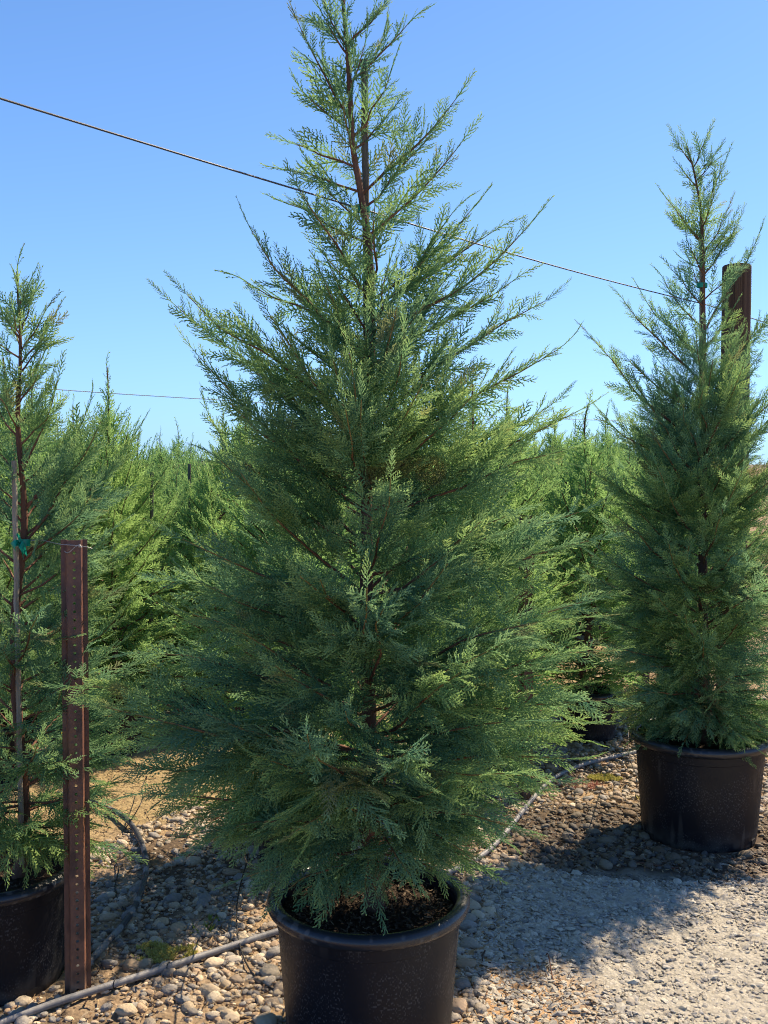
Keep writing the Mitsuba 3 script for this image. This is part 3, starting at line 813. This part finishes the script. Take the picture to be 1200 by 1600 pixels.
A = at(574, 329, YM + .03) - np.array([1.7 * ROWU[0], 1.7 * ROWU[1], -0.028])
B = at(574, 329, YM + .03)
C = at(1096, 474, YR + .03)
D_ = at(1148, 489, 4.84)
w1 = np.vstack([sag(A, B, 0.004), sag(B, C, 0.012)[1:], sag(C, D_, 0)[1:], sag(D_, at(1290, 533, 5.9), 0)[1:]])
scene['trellis_wire'] = mikit.ply(tube(w1, 0.0023, 6), 'wire_mat', smooth=True)
tag('trellis_wire', 'dark wire sloping across the sky and past the middle cypress', 'wire')
scene['trellis_wire_001'] = mikit.ply(tube(spline([at(-200, 588, 8.2), at(0, 602, 9.05), at(180, 615, 10.1), at(360, 626, 11.1), at(740, 650, 14.6), at(1000, 658, 16.3), at(1300, 666, 19)], 60), 0.0040, 6), 'wire_mat', smooth=True)
tag('trellis_wire_001', 'thin wire running level above the rows behind', 'wire')
pt = at(124, 855, PY - .022)
wv = [tube(spline([at(48, 845, YL - .04), at(75, 846, 3.12), at(100, 851, PY - .012), at(126, 853, PY - .024), at(144, 857, PY - .015)], 24), 0.0013, 5)]
wv.append(tube(spline([at(101, 861, PY - .010), at(115, 857, PY - .022), at(124, 852, PY - .026), at(128, 856, PY - .026)], 14), 0.0013, 5))
a = np.linspace(0, 6.28 * 2, 26)
wv.append(tube(np.stack([pt[0] + 0.002 * np.cos(a) + .003 * a / 12, pt[1] - 0.003 + 0 * a, pt[2] + 0.004 + 0.004 * np.sin(a)], -1), 0.0013, 5))
scene['tie_wire'] = mikit.ply(join(wv), 'bright_wire_mat', smooth=True)
tag('tie_wire', 'thin pale wire knotted round the top of the near steel post', 'wire')


# ------------------------------------------------------------------ irrigation
def lay(pixels, rad, lift=0.0):
    out = []
    for x, y in pixels:
        p = on_ground(x, y)
        out.append([p[0], p[1], p[2] + rad * 0.75 + lift])
    c = spline(out, 120)
    return c


pipe = lay([(-60, 1640), (30, 1600), (160, 1557), (300, 1510), (440, 1466), (560, 1430), (660, 1390), (745, 1350), (790, 1310), (840, 1245), (880, 1213), (930, 1196), (985, 1183), (1040, 1165)], 0.0112, 0.012)
scene['irrigation_pipe'] = mikit.ply(tube(pipe, 0.0112, 12), 'pipe_mat', smooth=True)
tag('irrigation_pipe', 'grey irrigation pipe running from the lower left corner behind the nearest pot', 'pipe')
for k, (px_, py_) in enumerate(((178, 1548), (268, 1519))):
    q = pipe[np.argmin([np.linalg.norm(on_ground(px_, py_)[:2] - c[:2]) for c in pipe])]
    a = np.linspace(0, 2 * np.pi, 24)
    tdir = unit(np.array([0.9, 0.42, 0]))
    nd = np.array([-tdir[1], tdir[0], 0])
    ring = q + np.cos(a)[:, None] * nd * 0.0140 + np.sin(a)[:, None] * np.array([0, 0, 0.0140]) + (np.cos(a) * 0.008)[:, None] * tdir
    scene[num('irrigation_pipe__clip', k)] = mikit.ply(tube(ring, 0.0016, 5), 'black_mat', smooth=True)
hose = lay([(120, 1560), (150, 1505), (195, 1452), (222, 1400), (229, 1362), (218, 1320), (195, 1290), (165, 1272), (140, 1262), (90, 1250)], 0.011, 0.020)
scene['drip_hose'] = mikit.ply(tube(hose, 0.0115, 12), 'hose_mat', smooth=True)
tag('drip_hose', 'dark grey hose curving over the pebbles beside the near steel post', 'hose')


def loose(i, pts, rad, label, mat='black_mat', cat='drip tube', base='drip_tube'):
    key = num(base, i)
    scene[key] = mikit.ply(tube(spline(pts, 60), rad, 6), mat, smooth=True)
    tag(key, label, cat)


g = on_ground
up = lambda p, z: p + np.array([0, 0, z])
loose(0, [at(470, 1338, 3.02), at(425, 1352, 3.10), up(g(385, 1390), .10), up(g(371, 1440), .07), up(g(372, 1480), .03), up(g(388, 1520), .012), up(g(420, 1550), .008), up(g(455, 1560), .006)], 0.0028, 'thin black drip tube arching over pebbles left of the nearest pot')
loose(1, [at(984, 1160, 4.32), up(g(981, 1185), .10), up(g(985, 1205), .06), up(g(1000, 1232), .03), up(g(1012, 1262), .008), up(g(1005, 1290), .005)], 0.0026, 'thin black drip tube hanging beside the pot at the right')
loose(2, [up(g(172, 1345), .006), up(g(185, 1368), .02), up(g(180, 1395), .012), up(g(196, 1424), .006), up(g(206, 1436), .004)], 0.0028, 'thin black drip tube lying inside the curve of the dark hose')
loose(3, [at(230, 1212, 5.05), at(222, 1240, 4.80), at(212, 1270, 4.52), up(g(200, 1298), .02), up(g(178, 1318), .008)], 0.0024, 'slanting thin dark tube rising from the dark hose')
loose(0, [up(g(168, 1352), .006), up(g(190, 1342), .012), up(g(220, 1316), .012), up(g(240, 1290), .008), up(g(270, 1268), .008)], 0.0028, 'bent grey twig lying across the dark hose', 'dark_stake_mat', 'twig', 'twig')
loose(1, [up(g(982, 1352), .008), up(g(1010, 1353), .008), up(g(1035, 1357), .006), up(g(1062, 1360), .008)], 0.004, 'brown twig on the wet ground in front of the pot at the right', 'bark_mat', 'twig', 'twig')
loose(2, [up(g(1120, 1358), .012), up(g(1135, 1357), .012), up(g(1148, 1364), .006)], 0.004, 'short pale twig at the right below the right pot', 'stake_mat', 'twig', 'twig')
loose(3, [up(g(854, 1500), .012), up(g(858, 1515), .03), up(g(862, 1530), .012), up(g(868, 1545), .006)], 0.0022, 'small reddish twig on the sunlit gravel', 'bark_mat', 'twig', 'twig')

# added yellow sheet standing in for sunlit tan ground behind the near post
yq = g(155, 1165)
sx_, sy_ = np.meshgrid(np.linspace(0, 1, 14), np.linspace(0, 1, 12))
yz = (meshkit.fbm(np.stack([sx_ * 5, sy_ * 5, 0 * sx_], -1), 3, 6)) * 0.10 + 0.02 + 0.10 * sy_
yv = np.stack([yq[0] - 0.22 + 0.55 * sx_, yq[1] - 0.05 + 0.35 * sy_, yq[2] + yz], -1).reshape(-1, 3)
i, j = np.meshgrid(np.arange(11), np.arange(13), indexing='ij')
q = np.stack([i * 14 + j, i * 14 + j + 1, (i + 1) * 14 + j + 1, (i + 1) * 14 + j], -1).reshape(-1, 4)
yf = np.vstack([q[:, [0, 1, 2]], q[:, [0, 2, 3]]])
scene['sunlit_ground_sheet'] = mikit.ply((np.vstack([yv, yv - [0, 0, 0.003]]), np.vstack([yf, yf[:, ::-1] + len(yv)])), 'sunlit_yellow_mat', smooth=True)
tag('sunlit_ground_sheet', 'added bright yellow sheet standing in for sunlit ground behind the near steel post', 'sheet')


# ------------------------------------------------------------------ stones
ICO1, ICO2 = trimesh.creation.icosphere(1, 1.0), trimesh.creation.icosphere(2, 1.0)
ICO0 = trimesh.creation.icosahedron()
TINTS = np.array([[.25, .205, .145], [.30, .25, .18], [.21, .185, .15], [.165, .157, .145], [.27, .205, .135], [.33, .285, .215], [.225, .165, .11], [.14, .13, .118], [.27, .24, .195], [.21, .17, .128]]) * 1.3


def pebble_mesh(r, base, flat=True):
    v = np.array(base.vertices, float)
    v = v * (1 + 0.55 * (meshkit.noise(v * 1.2 + r.uniform(0, 50, 3), 3) - 0.5)[:, None] + 0.20 * (meshkit.noise(v * 3.1 + r.uniform(0, 50, 3), 4) - 0.5)[:, None])
    return v * [1.0, r.uniform(0.62, 0.92), r.uniform(0.38, 0.62)], np.array(base.faces)


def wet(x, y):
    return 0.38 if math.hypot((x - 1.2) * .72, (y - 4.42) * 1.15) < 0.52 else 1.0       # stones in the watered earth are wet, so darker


def scatter(points, sizes, r, meshes, embed=0.3, tilt=0.25, tints=TINTS, tintvar=0.12):
    V, F, C, n = [], [], [], 0
    for (x, y, z), s in zip(points, sizes):
        v, f = meshes[int(r.integers(len(meshes)))]
        a, b, c = r.uniform(0, 6.283), r.normal(0, tilt), r.normal(0, tilt)
        M = trimesh.transformations.euler_matrix(b, c, a)[:3, :3] * s
        V.append(v @ M.T + [x, y, z + s * embed])
        F.append(f + n)
        n += len(v)
        C.append(np.tile(np.clip(tints[int(r.integers(len(tints)))] * r.normal(1, tintvar) * wet(x, y), .03, .7), (len(v), 1)))
    return np.vstack(V), np.vstack(F), np.vstack(C)


r = np.random.default_rng(4242)
POTS = [(mp[0], YM, 0.245), (rp[0], YR, 0.262), (lp[0] - 0.03, YL, 0.22)]


def candidates(n, x0, x1, y0, y1):
    q = np.stack([r.uniform(x0, x1, n), r.uniform(y0, y1, n)], 1)
    sx = 600 + FPX * q[:, 0] / q[:, 1]
    ok = (sx > -120) & (sx < 1320)
    m0 = on_ground(258, 1492)
    ok &= np.hypot((q[:, 0] - m0[0]) / .11, (q[:, 1] - m0[1]) / .085) > r.uniform(0.45, 1.05, n)    # few stones in the moss
    for a, b, c in POTS:
        ok &= np.hypot(q[:, 0] - a, q[:, 1] - b) > c
    return q[ok]


def zone(q):
    a, b = road_mask(q[:, 0], q[:, 1])
    wob = (meshkit.fbm(np.stack([q[:, 0] * 3, q[:, 1] * 3, 0 * q[:, 0]], -1), 2, 1) - 0.5) * 0.30
    road = np.minimum(a, b) + wob                       # > 0 on the track
    perp = -0.76 * q[:, 0] + 0.65 * (q[:, 1] - YM)
    sand = (perp > 1.95 + wob) & (perp < 2.95)
    return road, sand


PM = [pebble_mesh(r, ICO1) for _ in range(14)]
PM0 = [pebble_mesh(r, ICO0) for _ in range(10)]
q = candidates(104000, -2.4, 2.9, 2.3, 7.2)
road, sand = zone(q)
patch = meshkit.fbm(np.stack([q[:, 0] * 2.2, q[:, 1] * 2.2, 0 * q[:, 0]], -1), 3, 21)
keep = (road < 0.03) & ~sand & (r.uniform(0, 1, len(q)) < np.clip((patch - 0.30) * 4.5 + (q[:, 0] > 0.2), 0.15, 1))
keep &= r.uniform(0, 1, len(q)) < np.clip(2.0 - 0.27 * q[:, 1], 0.40, 1)
q = q[keep]
sz = np.clip(r.lognormal(math.log(0.0090), 0.50, len(q)), 0.005, 0.032)
zz = ground_h(q[:, 0], q[:, 1])
dist = np.hypot(q[:, 0], q[:, 1])
order = np.argsort(-(sz / dist))
big, rest = order[:290], order[290:]
VAR = []
for k in range(36):
    v, f = pebble_mesh(r, ICO1)
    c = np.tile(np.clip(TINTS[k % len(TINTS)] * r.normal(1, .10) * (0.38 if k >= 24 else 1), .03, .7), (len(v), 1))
    VAR.append(mikit.ply((v, f), 'stone_mat', smooth=True, color=c))
for k, idx in enumerate(big):
    s = sz[idx] * 1.12
    scene[num('ground__pebble', k)] = {**VAR[k % 24 if wet(*q[idx]) == 1 else 24 + k % 12], 'to_world': T().translate([q[idx, 0], q[idx, 1], zz[idx] + s * 0.22]).rotate([0, 0, 1], r.uniform(0, 360)).rotate([1, 0, 0], r.normal(0, 12)).scale(float(s))}
near_i = rest[dist[rest] < 5.2]
far_i = rest[dist[rest] >= 5.2]
parts = []
v1, f1, c1 = scatter(np.column_stack([q[near_i], zz[near_i]]), sz[near_i], r, PM, 0.2)
v2, f2, c2 = scatter(np.column_stack([q[far_i], zz[far_i]]), sz[far_i] * 1.25, r, PM0)
scene['ground__pebble_bed'] = mikit.ply((np.vstack([v1, v2]), np.vstack([f1, f2 + len(v1)])), 'stone_mat', smooth=True, color=np.vstack([c1, c2]))
tag('ground__pebble_bed', 'smaller river pebbles lying among the large ones', None, None, 'stuff')

# crushed stone on the track
GM = []
for _ in range(12):
    v = np.array(ICO0.vertices) * (1 + r.uniform(-0.32, 0.32, (12, 1)))
    GM.append((v * [1, r.uniform(.5, .9), r.uniform(.22, .45)], np.array(ICO0.faces)))
# (a few larger stones lie loose on the track)
q = candidates(62000, 0.15, 2.6, 2.3, 4.6)
road, sand = zone(q)
edge = np.clip(1.15 - road * 0.75, 0.42, 1)
ok = (road > -0.02) & ~(np.hypot((q[:, 0] - 1.2) * .72, (q[:, 1] - 4.42) * 1.15) < .47) & (r.uniform(0, 1, len(q)) < edge)
q, road = q[ok], road[ok]
sz = np.clip(r.lognormal(math.log(0.0058), 0.50, len(q)), 0.002, 0.024) * np.clip(1.15 - road * 0.35, 0.8, 1.15)
loose_ = r.uniform(0, 1, len(sz)) < 0.008
sz[loose_] = r.uniform(0.010, 0.020, loose_.sum())
GT = np.array([[.30, .28, .235], [.34, .32, .27], [.265, .252, .222], [.365, .345, .29], [.21, .205, .195], [.32, .285, .225]]) * 1.1
v, f, c = scatter(np.column_stack([q, ground_h(q[:, 0], q[:, 1])]), sz, r, GM, 0.12, 0.22, GT, 0.08)
scene['ground__crushed_gravel'] = mikit.ply((v, f), 'chip_mat', color=c)
tag('ground__crushed_gravel', 'pale crushed gravel pressed into the track', None, None, 'stuff')

# straw, bark and leaf litter between the pebbles
q = candidates(26000, -2.2, 2.2, 2.3, 5.6)
road, sand = zone(q)
q = q[((road < 0.10) | ((np.hypot(q[:, 0] - 0.38, q[:, 1] - 3.0) < 0.32) & (q[:, 0] > 0.2))) & (r.uniform(0, 1, len(q)) < 0.8)]
vs, fs, cs = [], [], []
for k, (x, y) in enumerate(q):
    L, W = r.uniform(0.006, 0.030), r.uniform(0.0015, 0.006)
    d = unit(np.array([r.normal(), r.normal(), r.normal() * 0.30]))
    s = unit(np.cross(d, [r.normal() * .4, r.normal() * .4, 1])) * W / 2
    h = unit(np.cross(s, d)) * 0.0015
    c = np.array([x, y, ground_h(x, y) + 0.006 + r.uniform(0, 0.008)])
    e = d * L / 2
    vs.append(np.array([c - e - s, c - e + s, c + e + s, c + e - s, c + h]))
    fs.append(np.array([[0, 1, 4], [1, 2, 4], [2, 3, 4], [3, 0, 4], [1, 0, 2], [0, 3, 2]]) + 5 * k)
    cs.append(np.tile(np.array([[.22, .14, .08], [.28, .20, .11], [.10, .06, .04], [.33, .26, .17], [.06, .04, .03]])[int(r.integers(5))] * r.uniform(.7, 1.2), (5, 1)))
scene['ground__dry_litter'] = mikit.ply((np.vstack(vs), np.vstack(fs)), 'chip_mat', color=np.vstack(cs))
tag('ground__dry_litter', 'brown straw and bark litter between the pebbles', None, None, 'stuff')


# ------------------------------------------------------------------ moss and weeds
def tuft(key, c, rx, ry, n, h, w, mat, seed, label, cat, kind=None, spread=0.6, lift=0.003):
    rr = np.random.default_rng(seed)
    out = Leaves()
    a, q = rr.uniform(0, 6.283, n), np.sqrt(rr.uniform(0, 1, n))
    x, y = c[0] + rx * q * np.cos(a), c[1] + ry * q * np.sin(a)
    keep = meshkit.fbm(np.stack([x * 28, y * 28, 0 * x], -1), 2, seed) > 0.40 + 0.25 * (q - 0.6)
    x, y = x[keep], y[keep]
    m = len(x)
    base = np.stack([x, y, ground_h(x, y) + lift], -1)
    d = unit(np.stack([rr.normal(0, spread, m), rr.normal(0, spread, m), np.ones(m)], -1))
    out.diamonds(base, d, h * rr.uniform(.5, 1.3, m), w * rr.uniform(.7, 1.3, m), unit(rr.normal(0, 1, (m, 3))), np.ones(m), rr.uniform(0, 1, m))
    v, f, uv = out.arrays()
    scene[key] = mikit.ply((v, f), mat, uv=uv)
    tag(key, label, cat, None, kind)


tuft('moss_patch', g(258, 1492), 0.11, 0.085, 2600, 0.013, 0.005, 'moss_mat', 1, 'patch of yellow green moss beside the grey irrigation pipe at lower left', 'moss', 'stuff', 1.0, 0.010)
tuft('moss_patch_001', g(945, 1220), 0.09, 0.06, 1100, 0.014, 0.006, 'moss_mat', 2, 'small patch of yellow green moss on the pebbles left of the right pot', 'moss', 'stuff', 1.0, 0.012)
tuft('weed', g(318, 1458), 0.03, 0.025, 26, 0.034, 0.009, 'weed_mat', 3, 'small fresh green weed among the pebbles left of the nearest pot', 'weed', None, 0.8)
tuft('weed_001', g(336, 1440), 0.025, 0.025, 22, 0.028, 0.008, 'weed_mat', 4, 'smaller green weed just behind the other one left of the nearest pot', 'weed', None, 0.8)
tuft('weed_002', g(915, 1232), 0.09, 0.05, 260, 0.035, 0.006, 'pink_mat', 5, 'dried pinkish weed on the pebbles left of the pot at the right', 'weed', None, 1.1)
tuft('weed_003', g(1012, 1255), 0.04, 0.03, 70, 0.040, 0.008, 'moss_mat', 6, 'yellowish weed at the foot of the pot at the right', 'weed', None, 0.8)
print('near foliage triangles', BRANCH_TOTAL[0], 'entries', len(scene), 'trees', tree_n, 'pots', POT_N[0])
